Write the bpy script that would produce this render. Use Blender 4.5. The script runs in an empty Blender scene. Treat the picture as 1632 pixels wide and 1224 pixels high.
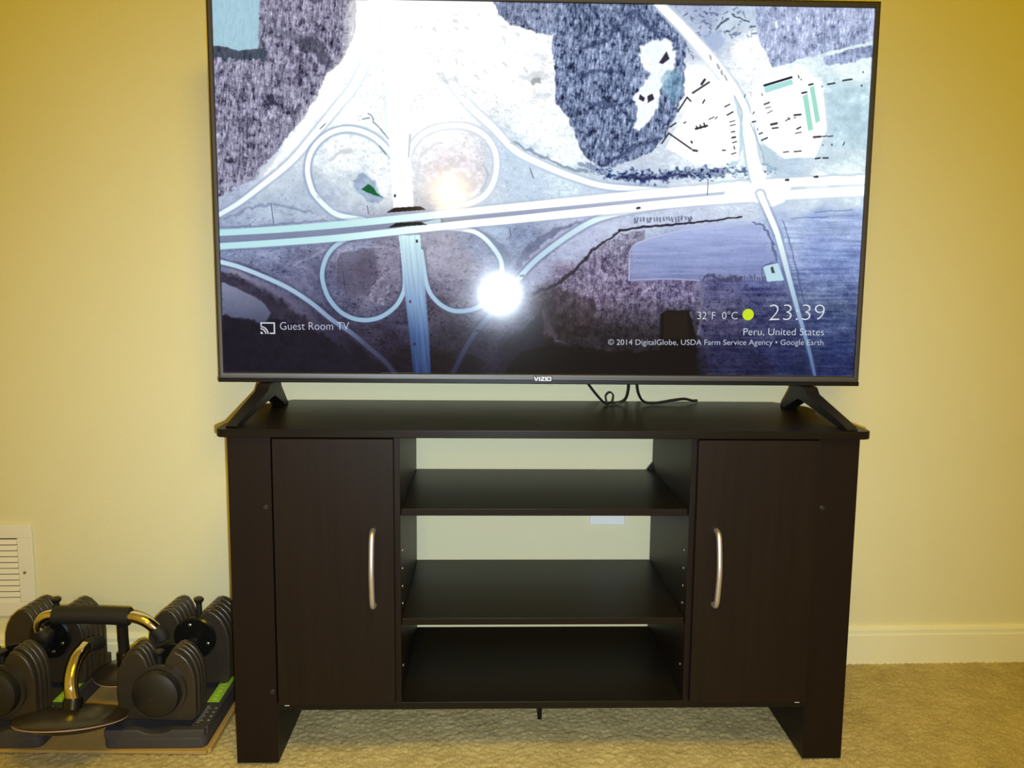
import bpy, bmesh, math, random
import numpy as np
from mathutils import Vector, Matrix
C = bpy.context.scene.collection
sc = bpy.context.scene
rnd = random.Random(5)

# ------------------------------------------------------------------ camera, world, lights, exposure
F_PX, CAM_H, YAW, PITCH, ROLL = 1287.5, .8467, .0304, .1186, -.0093
cam = bpy.data.objects.new('camera', bpy.data.cameras.new('camera')); C.objects.link(cam)
cam.data.sensor_fit = 'HORIZONTAL'; cam.data.sensor_width = 36
cam.data.lens = F_PX / 1632 * 36; cam.data.clip_start = .02
cam.location = (0, 0, CAM_H)
cy_, sy_ = math.cos(YAW), math.sin(YAW); cp, sp = math.cos(PITCH), math.sin(PITCH); cr, sr = math.cos(ROLL), math.sin(ROLL)
def cam2world(X, U, D):
    x = cr * X + sr * U; u = -sr * X + cr * U
    y = cp * D + sp * u; z = -sp * D + cp * u
    return Vector((cy_ * x + sy_ * y, -sy_ * x + cy_ * y, z))
R = Matrix((cam2world(1, 0, 0), cam2world(0, 1, 0), -cam2world(0, 0, 1))).transposed()
cam.rotation_euler = R.to_euler()
sc.camera = cam

w = bpy.data.worlds.new('world'); sc.world = w; w.use_nodes = True
w.node_tree.nodes['Background'].inputs[0].default_value = (.9, .75, .5, 1)
w.node_tree.nodes['Background'].inputs[1].default_value = .004

def lamp(name, kind, loc, energy, color, **kw):
    d = bpy.data.lights.new(name, kind); d.energy = energy; d.color = color
    for k, v in kw.items(): setattr(d, k, v)
    o = bpy.data.objects.new(name, d); C.objects.link(o); o.location = loc
    return o
# ceiling lamp: warm; phone flash beside the lens: cool white; weak warm lamp deep in the room
cl = lamp('ceiling_light', 'AREA', (.20, -.06, 2.36), 42, (1, .725, .0), shape='DISK', size=.85)
fl = lamp('phone_flash', 'SPOT', (.022, -.012, CAM_H - .024), 113, (.73, .865, 1.0), shadow_soft_size=.005, spot_size=math.radians(92), spot_blend=1.0)
fl.rotation_euler = (math.radians(90 - 13), 0, 0)
rl = lamp('room_lamp', 'POINT', (-.30, -1.95, 1.43), 30.0, (1, .72, .22), shadow_soft_size=.045)

vs = sc.view_settings
vs.view_transform = 'Standard'; vs.look = 'None'; vs.gamma = 1; vs.use_curve_mapping = False; vs.exposure = -0.22

# ------------------------------------------------------------------ materials
MATS = {}
def mat(name, col, rough=.5, metal=0, spec=.5, noise=None, bump=None, coat=0):
    """noise=(scale xyz, amount, second colour)  bump=(scale, strength, distance)"""
    if name in MATS: return MATS[name]
    m = bpy.data.materials.new(name); m.use_nodes = True; nt = m.node_tree; b = nt.nodes['Principled BSDF']
    b.inputs['Base Color'].default_value = (*col, 1); b.inputs['Roughness'].default_value = rough
    b.inputs['Metallic'].default_value = metal; b.inputs['Specular IOR Level'].default_value = spec
    b.inputs['Coat Weight'].default_value = coat
    tc = nt.nodes.new('ShaderNodeTexCoord')
    if noise:
        scl, amt, col2 = noise
        mp = nt.nodes.new('ShaderNodeMapping'); mp.inputs['Scale'].default_value = scl
        n = nt.nodes.new('ShaderNodeTexNoise'); n.inputs['Scale'].default_value = 1; n.inputs['Detail'].default_value = 5
        n.inputs['Roughness'].default_value = .65
        r = nt.nodes.new('ShaderNodeValToRGB')
        r.color_ramp.elements[0].position = .5 - amt; r.color_ramp.elements[1].position = .5 + amt
        r.color_ramp.elements[0].color = (*col2, 1); r.color_ramp.elements[1].color = (*col, 1)
        L = nt.links.new
        L(tc.outputs['Object'], mp.inputs['Vector']); L(mp.outputs[0], n.inputs['Vector'])
        L(n.outputs['Fac'], r.inputs[0]); L(r.outputs[0], b.inputs['Base Color'])
    if bump:
        s, st, dist = bump
        n2 = nt.nodes.new('ShaderNodeTexNoise'); n2.inputs['Scale'].default_value = s; n2.inputs['Detail'].default_value = 3
        bp = nt.nodes.new('ShaderNodeBump'); bp.inputs['Strength'].default_value = st; bp.inputs['Distance'].default_value = dist
        nt.links.new(tc.outputs['Object'], n2.inputs['Vector']); nt.links.new(n2.outputs['Fac'], bp.inputs['Height'])
        nt.links.new(bp.outputs[0], b.inputs['Normal'])
    MATS[name] = m
    return m
M_wall = mat('wall_paint', (.78, .735, .47), .85, noise=((3, 3, 3), .35, (.74, .695, .44)), bump=(260, .25, .002), spec=.2)
M_ceil = mat('ceiling_paint', (.8, .78, .7), .9, spec=.2)
M_trim = mat('trim_paint', (.86, .83, .60), .45, noise=((9, 9, 9), .3, (.82, .79, .56)))
M_wood_v = mat('espresso_wood_upright', (.0125, .0070, .0042), .45, spec=.2, noise=((90, 90, 5), .22, (.0080, .0046, .0028)), bump=(300, .08, .0006))
M_wood_h = mat('espresso_wood_level', (.0095, .0072, .0052), .36, spec=.21, noise=((5, 90, 90), .22, (.0075, .0056, .0042)), bump=(300, .08, .0006))
M_wood_d = mat('espresso_wood_stile', (.0115, .0058, .0036), .48, spec=.18, noise=((70, 70, 4), .25, (.0082, .0048, .0034)), bump=(300, .08, .0006))
M_carpet_c = None
M_white_pl = mat('white_plastic', (.86, .87, .82), .35, noise=((20, 20, 20), .3, (.82, .83, .78)))
M_vent = mat('vent_enamel', (.84, .82, .74), .5, noise=((14, 14, 14), .3, (.80, .78, .69)))
M_dark = mat('duct_black', (.03, .028, .024), .8)
M_nickel = mat('brushed_nickel', (.74, .73, .76), .5, metal=1, noise=((30, 30, 200), .3, (.64, .63, .66)))
M_steel = mat('screw_steel', (.5, .48, .44), .35, metal=1)
M_cap = mat('screw_cap', (.022, .017, .014), .5, spec=.3)
M_glint = mat('hole_glint_metal', (.30, .29, .28), .55, metal=1)
M_tvblack = mat('tv_black_plastic', (.009, .0075, .007), .42, spec=.25, bump=(500, .05, .0003))
M_tvface = mat('tv_bezel_face', (.034, .027, .022), .40, spec=.45)
M_logo = mat('logo_silver', (.62, .60, .60), .3, metal=.7)
M_cable = mat('cable_rubber', (.012, .014, .011), .45)
M_iron = mat('weight_coating', (.036, .028, .020), .36, noise=((35, 35, 35), .3, (.028, .022, .016)), bump=(420, .12, .0008))
M_knob = mat('dial_plastic', (.011, .010, .008), .5, bump=(400, .1, .0005))
M_flange = mat('flange_black', (.006, .006, .006), .25)
M_tray = mat('tray_plastic', (.046, .042, .046), .55, noise=((30, 30, 30), .3, (.038, .035, .038)), bump=(350, .1, .0005))
M_lime = mat('lime_label', (.36, .62, .03), .45, noise=((60, 60, 60), .3, (.28, .52, .03)))
M_limep = mat('label_print', (.55, .72, .22), .45)
M_tick = mat('scale_print', (.34, .34, .30), .5)
M_chrome = mat('chrome', (.86, .80, .66), .08, metal=1)
M_foam = mat('foam_grip', (.012, .010, .008), .7, noise=((200, 200, 200), .3, (.008, .007, .006)), bump=(500, .3, .001))
M_disc = mat('stand_disc', (.024, .019, .013), .30)
M_disc_rim = mat('stand_disc_rim', (.42, .27, .20), .5)
M_card = mat('cardboard', (.44, .28, .075), .85, noise=((60, 3, 10), .3, (.37, .23, .058)), bump=(200, .1, .0005))

# ------------------------------------------------------------------ mesh helpers
class MB:
    def __init__(s): s.bm = bmesh.new()
    def box(s, x0, x1, y0, y1, z0, z1):
        v = [s.bm.verts.new((x, y, z)) for z in (z0, z1) for y in (y0, y1) for x in (x0, x1)]
        for f in ((0, 2, 3, 1), (4, 5, 7, 6), (0, 1, 5, 4), (2, 6, 7, 3), (0, 4, 6, 2), (1, 3, 7, 5)):
            s.bm.faces.new([v[i] for i in f])
        return s
    def prism(s, pts, a0, a1, axis='y'):
        """closed outline pts extruded along axis from a0 to a1"""
        def mk(p, a):
            return {'y': (p[0], a, p[1]), 'x': (a, p[0], p[1]), 'z': (p[0], p[1], a)}[axis]
        A = [s.bm.verts.new(mk(p, a0)) for p in pts]; B = [s.bm.verts.new(mk(p, a1)) for p in pts]
        n = len(pts)
        s.bm.faces.new(A); s.bm.faces.new(B[::-1])
        for i in range(n): s.bm.faces.new((A[i], B[i], B[(i + 1) % n], A[(i + 1) % n]))
        return s
    def lathe(s, prof, center=(0, 0, 0), axis='z', seg=32):
        """prof: (radius, height) list"""
        rings = []
        for r, hh in prof:
            ring = []
            for k in range(seg):
                a = 2 * math.pi * k / seg; u, v = r * math.cos(a), r * math.sin(a)
                p = {'z': (u, v, hh), 'y': (u, hh, v), 'x': (hh, u, v)}[axis]
                ring.append(s.bm.verts.new((p[0] + center[0], p[1] + center[1], p[2] + center[2])))
            rings.append(ring)
        for a, b in zip(rings, rings[1:]):
            for k in range(seg): s.bm.faces.new((a[k], a[(k + 1) % seg], b[(k + 1) % seg], b[k]))
        s.bm.faces.new(rings[0][::-1]); s.bm.faces.new(rings[-1])
        return s
    def tube(s, pts, rad, seg=14):
        pts = [Vector(p) for p in pts]; n = len(pts)
        rads = rad if isinstance(rad, (list, tuple)) else [rad] * n
        up = None; rings = []
        for i, p in enumerate(pts):
            t = (pts[min(i + 1, n - 1)] - pts[max(i - 1, 0)]).normalized()
            if up is None: up = t.orthogonal().normalized()
            up = (up - t * up.dot(t)).normalized(); q = t.cross(up)
            rings.append([s.bm.verts.new(p + (up * math.cos(2 * math.pi * k / seg) + q * math.sin(2 * math.pi * k / seg)) * rads[i]) for k in range(seg)])
        for a, b in zip(rings, rings[1:]):
            for k in range(seg): s.bm.faces.new((a[k], a[(k + 1) % seg], b[(k + 1) % seg], b[k]))
        s.bm.faces.new(rings[0][::-1]); s.bm.faces.new(rings[-1])
        return s
def spline(P, n=10):
    P = [Vector(p) for p in P]; P = [2 * P[0] - P[1]] + P + [2 * P[-1] - P[-2]]; out = []
    for i in range(1, len(P) - 2):
        a, b, c, d = P[i - 1:i + 3]
        for k in range(n):
            t = k / n
            out.append(.5 * ((2 * b) + (c - a) * t + (2 * a - 5 * b + 4 * c - d) * t * t + (3 * b - 3 * c + d - a) * t ** 3))
    out.append(P[-2]); return out
def part(name, mb, m, parent=None, bevel=0, smooth=False, seg=2):
    bm = mb.bm
    bmesh.ops.recalc_face_normals(bm, faces=bm.faces)
    me = bpy.data.meshes.new(name); bm.to_mesh(me); bm.free()
    me.materials.append(m)
    if smooth: me.polygons.foreach_set('use_smooth', [True] * len(me.polygons))
    o = bpy.data.objects.new(name, me); C.objects.link(o)
    if parent: o.parent = parent
    if bevel:
        b = o.modifiers.new('bevel', 'BEVEL'); b.width = bevel; b.segments = seg; b.limit_method = 'ANGLE'; b.angle_limit = .6
        if not smooth:
            me.polygons.foreach_set('use_smooth', [True] * len(me.polygons))
            b.harden_normals = True
    elif smooth:
        # keep flat caps crisp
        for p in me.polygons:
            if len(p.vertices) > 4: p.use_smooth = False
        try: me.set_sharp_from_angle(angle=.7)
        except Exception: pass
    return o
def thing(name, label, cat, loc, rz=0, group=None):
    o = bpy.data.objects.new(name, None); C.objects.link(o); o.location = loc; o.rotation_euler = (0, 0, rz)
    o.empty_display_size = .05
    o['label'] = label; o['category'] = cat
    if group: o['group'] = group
    return o
def tag(o, label, cat, group=None):
    o['label'] = label; o['category'] = cat
    if group: o['group'] = group
    return o
def struct(o): o['kind'] = 'structure'; return o

# ------------------------------------------------------------------ the room
WALL_A = .0174                                # the wall runs at a slight angle to the console
def wall_y(x): return 1.7187 + .012 + math.tan(WALL_A) * (x + .45)
XL, XR, YB, ZC = -2.3, 2.9, -3.6, 2.42
yl, yr = wall_y(XL), wall_y(XR)
struct(part('wall_back', MB().prism([(XL, yl), (XR, yr), (XR, yr + .1), (XL, yl + .1)], -.02, ZC, 'z'), M_wall))
struct(part('wall_left', MB().box(XL - .1, XL, YB, yl + .1, -.02, ZC), M_wall))
struct(part('wall_right', MB().box(XR, XR + .1, YB, yr + .1, -.02, ZC), M_wall))
struct(part('wall_front', MB().box(XL - .1, XR + .1, YB - .1, YB, -.02, ZC), M_wall))
struct(part('ceiling', MB().box(XL - .1, XR + .1, YB - .1, yr + .1, ZC, ZC + .08), M_ceil))

# carpet floor: fine displaced tufts where the camera looks, coarse elsewhere
m = bpy.data.materials.new('carpet'); m.use_nodes = True; nt = m.node_tree; b = nt.nodes['Principled BSDF']
b.inputs['Roughness'].default_value = .95; b.inputs['Specular IOR Level'].default_value = .1
tc = nt.nodes.new('ShaderNodeTexCoord')
n1 = nt.nodes.new('ShaderNodeTexNoise'); n1.inputs['Scale'].default_value = 11; n1.inputs['Detail'].default_value = 6; n1.inputs['Roughness'].default_value = .7
n2 = nt.nodes.new('ShaderNodeTexNoise'); n2.inputs['Scale'].default_value = 420; n2.inputs['Detail'].default_value = 3
r1 = nt.nodes.new('ShaderNodeValToRGB'); r1.color_ramp.elements[0].position = .3; r1.color_ramp.elements[1].position = .68
r1.color_ramp.elements[0].color = (.46, .37, .165, 1); r1.color_ramp.elements[1].color = (.68, .56, .275, 1)
r2 = nt.nodes.new('ShaderNodeValToRGB'); r2.color_ramp.elements[0].position = .3; r2.color_ramp.elements[1].position = .7
r2.color_ramp.elements[0].color = (.66, .62, .55, 1); r2.color_ramp.elements[1].color = (1.0, 1.0, 1.0, 1)
mx = nt.nodes.new('ShaderNodeMix'); mx.data_type = 'RGBA'; mx.blend_type = 'MULTIPLY'; mx.inputs[0].default_value = 1
bp = nt.nodes.new('ShaderNodeBump'); bp.inputs['Strength'].default_value = .35; bp.inputs['Distance'].default_value = .0015
for n in (n1, n2): nt.links.new(tc.outputs['Object'], n.inputs['Vector'])
nt.links.new(n1.outputs['Fac'], r1.inputs[0]); nt.links.new(n2.outputs['Fac'], r2.inputs[0])
nt.links.new(r1.outputs[0], mx.inputs[6]); nt.links.new(r2.outputs[0], mx.inputs[7]); nt.links.new(mx.outputs[2], b.inputs['Base Color'])
nt.links.new(n2.outputs['Fac'], bp.inputs['Height']); nt.links.new(bp.outputs[0], b.inputs['Normal'])
M_carpet = m
rng = np.random.default_rng(3)
def grid_axis(a, f0, f1, b_, step):
    return np.concatenate([np.linspace(a, f0, 6)[:-1], np.arange(f0, f1, step), np.linspace(f1, b_, 6)])
gx = grid_axis(XL, -1.15, 1.45, XR, .0036); gy = np.concatenate([np.linspace(YB, .98, 8)[:-1], np.arange(.98, 1.76, .0036), [1.79, 1.84]])
GX, GY = np.meshgrid(gx, gy)
def smooth_noise(shape, k):
    a = rng.random((shape[0] // k + 3, shape[1] // k + 3))
    yy = np.arange(shape[0]) / k; xx = np.arange(shape[1]) / k
    y0 = yy.astype(int); x0 = xx.astype(int); fy = (yy - y0)[:, None]; fx = (xx - x0)[None]
    fy = fy * fy * (3 - 2 * fy); fx = fx * fx * (3 - 2 * fx)
    A = a[y0][:, x0]; B = a[y0][:, x0 + 1]; D = a[y0 + 1][:, x0]; E_ = a[y0 + 1][:, x0 + 1]
    return (A * (1 - fx) + B * fx) * (1 - fy) + (D * (1 - fx) + E_ * fx) * fy
GZ = -.004 + .0042 * (rng.random(GX.shape) - .5) + .0016 * (smooth_noise(GX.shape, 2) - .5) + .0008 * (smooth_noise(GX.shape, 12) - .5)
ny, nx = GX.shape
co = np.stack([GX + .0012 * (rng.random(GX.shape) - .5), GY, GZ], -1).reshape(-1, 3)
ii = (np.arange(ny - 1)[:, None] * nx + np.arange(nx - 1)[None]).ravel()
faces = np.stack([ii, ii + 1, ii + nx + 1, ii + nx], 1).astype(np.int32)
me = bpy.data.meshes.new('floor'); me.vertices.add(len(co)); me.vertices.foreach_set('co', co.ravel().astype(np.float32))
me.loops.add(faces.size); me.loops.foreach_set('vertex_index', faces.ravel())
me.polygons.add(len(faces)); me.polygons.foreach_set('loop_start', np.arange(0, faces.size, 4, dtype=np.int32))
me.update(calc_edges=True); me.materials.append(M_carpet)
fo = bpy.data.objects.new('floor', me); C.objects.link(fo); struct(fo)

# baseboard: flat board with a rounded cap
bb = [(0, -.01), (0, .0846), (-.004, .0846), (-.008, .082), (-.0105, .076), (-.0105, .068), (-.0125, .064), (-.0125, -.01)]
mb = MB(); A = []; B = []
for d, z in bb: A.append(mb.bm.verts.new((XL, yl + d, z))); B.append(mb.bm.verts.new((XR, yr + d, z)))
for i in range(len(bb)): j = (i + 1) % len(bb); mb.bm.faces.new((A[i], A[j], B[j], B[i]))
mb.bm.faces.new(A[::-1]); mb.bm.faces.new(B)
struct(part('baseboard_back', mb, M_trim))

# wall register
vx1 = -.978; vy = wall_y(-1.15)
v = thing('air_register', 'white louvred air register on the wall above the dumbbells', 'vent', (-1.155, vy - .001, .128), WALL_A)
# local frame: x -.18.. .18, z 0.. .204, front at negative y
W2, H2 = .177, .204
fr = MB()
fr.box(-W2, W2, -.006, 0, 0, .031).box(-W2, W2, -.006, 0, .174, H2).box(-W2, -W2 + .032, -.006, 0, .031, .174).box(W2 - .032, W2, -.006, 0, .031, .174)
part('frame', fr, M_vent, v, .0015)
part('duct_opening', MB().box(-W2 + .032, W2 - .032, -.001, 0, .031, .174), M_dark, v)
slat = None
for k in range(11):
    z = .0355 + k * .013
    if slat is None:
        mb = MB(); s = mb.prism([(-.0062, -.0048), (-.0046, -.0054), (-.0018, .0042), (-.0036, .0058)], -W2 + .0325, W2 - .0325, 'x')
        slat = part('slat', mb, M_vent, v); slat.location = (0, 0, z)
    else:
        o = slat.copy(); C.objects.link(o); o.parent = v; o.location = (0, 0, z)
part('screw', MB().lathe([(.0028, -.0075), (.0035, -.0062), (.0035, -.005)], (.158, 0, .098), 'y', 12), M_steel, v)
part('damper_lever', MB().box(-.0225, -.0185, -.012, -.002, .046, .062), M_vent, v, .001)

# outlet plate behind the console
ox = .267; oy = wall_y(ox)
op = thing('outlet_plate', 'blank white wall plate seen through the console between its two shelves', 'wall plate', (ox, oy - .0005, .325), WALL_A)
part('plate', MB().box(-.0395, .0395, -.006, 0, 0, .122), M_white_pl, op, .002)
part('screw', MB().lathe([(.0025, -.0072), (.003, -.006), (.003, -.005)], (0, 0, .105), 'y', 12), M_steel, op)

# ------------------------------------------------------------------ media console
DF, DB = 1.364, 1.683
XL_, XR_ = -.4423, .6479
SL, SR = -.369, .5766
ZT = .6062; ZTB = .592
con = thing('media_console', 'dark espresso wooden media console with two doors and open middle shelves', 'tv stand', (.1, 1.52, 0))
def cx_(x): return x - .1
def cb(x0, x1, y0, y1, z0, z1, mb=None):
    return (mb or MB()).box(x0 - .1, x1 - .1, y0 - 1.52, y1 - 1.52, z0, z1)
# top: rounded front corners, chamfered back corners
TL, TR, TF, TB_ = -.4598, .6647, DF - .012, 1.7155
top = []
def arc(cx, cy, r, a0, a1, n=6):
    return [(cx + r * math.cos(math.radians(a0 + (a1 - a0) * k / n)), cy + r * math.sin(math.radians(a0 + (a1 - a0) * k / n))) for k in range(n + 1)]
top += arc(TL + .018, TF + .018, .018, 180, 270) + arc(TR - .018, TF + .018, .018, 270, 360)
top += [(TR, 1.640), (TR - .048, TB_), (TL + .048, TB_), (TL, 1.640)]
part('top_panel', MB().prism([(x - .1, y - 1.52) for x, y in top], ZTB, ZT, 'z'), M_wood_h, con, .0015)
for (a, b_) in ((XL_, SL), (SR, XR_)):
    part('stile', cb(a, b_, DF, DF + .016, 0, ZTB), M_wood_d, con, .0012)
for a in (XL_ + .004, XR_ - .020):
    part('side_panel', cb(a, a + .016, DF + .016, DB, 0, ZTB), M_wood_d, con, .001)
for a in (SL - .015, SR):
    part('leg_panel', cb(a, a + .015, DF + .016, DB, 0, ZTB), M_wood_d, con, .001)
DLx, DRx = -.1495, .3531
ZBT, ZBB = .1135, .1000
part('divider', cb(DLx - .0135, DLx, DF, DB, ZBT, ZTB), M_wood_v, con, .0008)
part('divider', cb(DRx, DRx + .0135, DF, DB, ZBT, ZTB), M_wood_v, con, .0008)
part('bottom_panel', cb(SL, SR, DF - .001, DB, ZBB, ZBT), M_wood_h, con, .0008)
Z1, Z2 = .4633, .2644
for z in (Z1, Z2):
    part('shelf', cb(DLx + .0005, DRx - .0005, DF + .010, DB, z - .0125, z), M_wood_h, con, .0008)
part('back_panel', cb(SL, DLx - .0135, DB - .004, DB, ZBT, ZTB), M_wood_h, con)
part('back_panel', cb(DRx + .0135, SR, DB - .004, DB, ZBT, ZTB), M_wood_h, con)
part('support_foot', MB().prism([(.0035 + 1.500 - 1.52, 0), (1.545 - 1.52, 0), (1.545 - 1.52, ZBB), (1.492 - 1.52, ZBB)], .0025, .0105, 'x'), M_wood_d, con, .001)
# small black wedge at the back corner of the upper shelf
part('corner_wedge', MB().prism([(DRx - .0005 - .1, Z1), (DRx - .0005 - .1, Z1 + .017), (DRx - .014 - .1, Z1)], DB - 1.523, DB - 1.520, 'y'), M_flange, con)
# doors: overlay on the carcass front
for side in (-1, 1):
    if side < 0: x0, x1 = SL + .0062, -.1590
    else: x0, x1 = .3620, SR - .0058
    z0 = .1165
    d = part('door', cb(x0, x1, DF - .0155, DF - .0015, z0, ZTB - .0015), M_wood_v, con, .0014)
    hx = -.1945 if side < 0 else .398
    yf = DF - .0155
    P = [(hx, yf + .002, .432), (hx, yf - .012, .429), (hx, yf - .0195, .415), (hx, yf - .025, .385), (hx, yf - .0265, .3655), (hx, yf - .025, .346), (hx, yf - .0195, .316), (hx, yf - .012, .302), (hx, yf + .002, .299)]
    P = [Vector((p[0] - .1, p[1] - 1.52, p[2])) for p in spline(P, 6)]
    part('handle', MB().tube(P, .0048, 16), M_nickel, d, smooth=True)
    bx = x0 + .014 if side < 0 else x1 - .014
    part('door_bumper', cb(bx - .0045, bx + .0045, DF - .012, DF - .003, z0 - .0028, z0 + .0005), M_white_pl, d, .001)
# screw caps on the stiles
for (x, z) in ((-.3795, .4685), (.5875, .4685), (-.3765, .1340)):
    part('screw_cap', MB().lathe([(.0034, DF - .0014 - 1.52), (.0046, DF - .0005 - 1.52), (.0046, DF + .002 - 1.52)], (x - .1, 0, z), 'y', 16), M_cap, con)
# pale studs imitating the highlights on the divider pin holes
for xs, sgn in ((DLx, 1), (DRx, -1)):
    for z in (.250 + .1335, .250 + .1005, .250 + .068, .250 + .036, .1700):
        part('hole_glint', MB().lathe([(.0024, -.001), (.0024, .0012), (.0012, .0016)] if sgn > 0 else [(.0024, .001), (.0024, -.0012), (.0012, -.0016)], (xs - .1, DF + .026 - 1.52, z), 'x', 10), M_glint, con)

# ------------------------------------------------------------------ television
TVA = -.0078
tv = thing('television', 'large flat television on two splayed legs showing an aerial road junction', 'television', (.1039, 1.551, ZT), TVA)
SW, SH = 1.2176, .685; SZ = .6812 - ZT      # screen bottom above the console top
# local: x right, y away, z up
bl, bt_, bbm = .0112, .0128, .0185
def frame_ring(profile_fn):
    """profile_fn(k) -> list of (out fraction, y) ; corner order BL BR TR TL"""
    mb = MB(); rings = []
    n = len(profile_fn)
    for (sx, sz) in ((-1, -1), (1, -1), (1, 1), (-1, 1)):
        ring = []
        for (t, y) in profile_fn:
            ex = bl * t; ez = (bbm if sz < 0 else bt_) * t
            ring.append(mb.bm.verts.new((sx * (SW / 2 + ex), y, SZ + (-ez if sz < 0 else SH + ez))))
        rings.append(ring)
    for i in range(4):
        a, b_ = rings[i], rings[(i + 1) % 4]
        for k in range(n): mb.bm.faces.new((a[k], a[(k + 1) % n], b_[(k + 1) % n], b_[k]))
    return mb
part('bezel', frame_ring([(-.02, .004), (-.02, -.0005), (.05, -.0035), (.58, -.0060), (.60, -.0010), (1.0, .0010), (1.0, .022), (0, .022)]), M_tvface, tv, .0008)
part('shaded_lip', MB().box(-SW / 2 - bl - .0004, SW / 2 + bl + .0004, -.0022, .021, SZ - bbm - .0006, SZ - bbm * .56), M_tvblack, tv, .0015)  # black strip puts the shade of the bezel's lower facet into colour
# housing behind
hs = MB().box(-SW / 2 - bl * .9, SW / 2 + bl * .9, .0215, .032, SZ - bbm * .9, SZ + SH + bt_ * .9).box(-.43, .43, .032, .062, SZ + .004, SZ + .40)
part('housing', hs, M_tvblack, tv, .004)
# ---- the picture on the screen, painted procedurally (flat print, as the broadcast picture is, plus painted glare)
IW, IH = 1500, 844
corners = [(357.5, 593), (1361.9, 599), (1393.6, 13.5), (339.3, -3)]
def homog(src, dst):
    A = []
    for (x, y), (u, v_) in zip(src, dst):
        A.append([x, y, 1, 0, 0, 0, -u * x, -u * y, -u]); A.append([0, 0, 0, x, y, 1, -v_ * x, -v_ * y, -v_])
    return np.linalg.svd(np.array(A, float))[2][-1].reshape(3, 3)
Hm = homog([(0, 0), (1, 0), (1, 1), (0, 1)], corners)            # screen fraction -> authoring grid
Hi = np.linalg.inv(Hm)
def to_screen(px, py):
    q = Hi @ np.array([px, py, 1.0]); return q[0] / q[2], q[1] / q[2]
ss, tt = np.meshgrid((np.arange(IW) + .5) / IW, (np.arange(IH) + .5) / IH)
Q = Hm @ np.stack([ss.ravel(), tt.ravel(), np.ones(ss.size)])
PX = (Q[0] / Q[2]).reshape(IH, IW).astype(np.float32); PY = (Q[1] / Q[2]).reshape(IH, IW).astype(np.float32)
def vnoise(sx, sy, seed, oct=3, rough=.55, shear=0.0):
    out = np.zeros_like(PX); amp = 1; tot = 0
    for o in range(oct):
        r = np.random.default_rng(seed * 17 + o)
        T = r.random((256, 256)).astype(np.float32)
        X = (PX + shear * PY) / sx * 2 ** o + 50; Y = PY / sy * 2 ** o + 50
        xi = np.floor(X).astype(int); yi = np.floor(Y).astype(int); fx = X - xi; fy = Y - yi
        fx = fx * fx * (3 - 2 * fx); fy = fy * fy * (3 - 2 * fy)
        g = lambda a, b_: T[(yi + b_) & 255, (xi + a) & 255]
        out += amp * ((g(0, 0) * (1 - fx) + g(1, 0) * fx) * (1 - fy) + (g(0, 1) * (1 - fx) + g(1, 1) * fx) * fy)
        tot += amp; amp *= rough
    return out / tot
fine = vnoise(2.0, 2.0, 1, 2); mid = vnoise(9, 9, 2, 4); big = vnoise(40, 40, 3, 4); streak = vnoise(2.0, 9, 4, 3, .6, .08); horiz = vnoise(60, 3.2, 5, 2, .6); diag = vnoise(14, 5, 6, 4, .6, -1.2)
warpx = (mid - .5) * 9; warpy = (vnoise(9, 9, 12, 4) - .5) * 9
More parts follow.
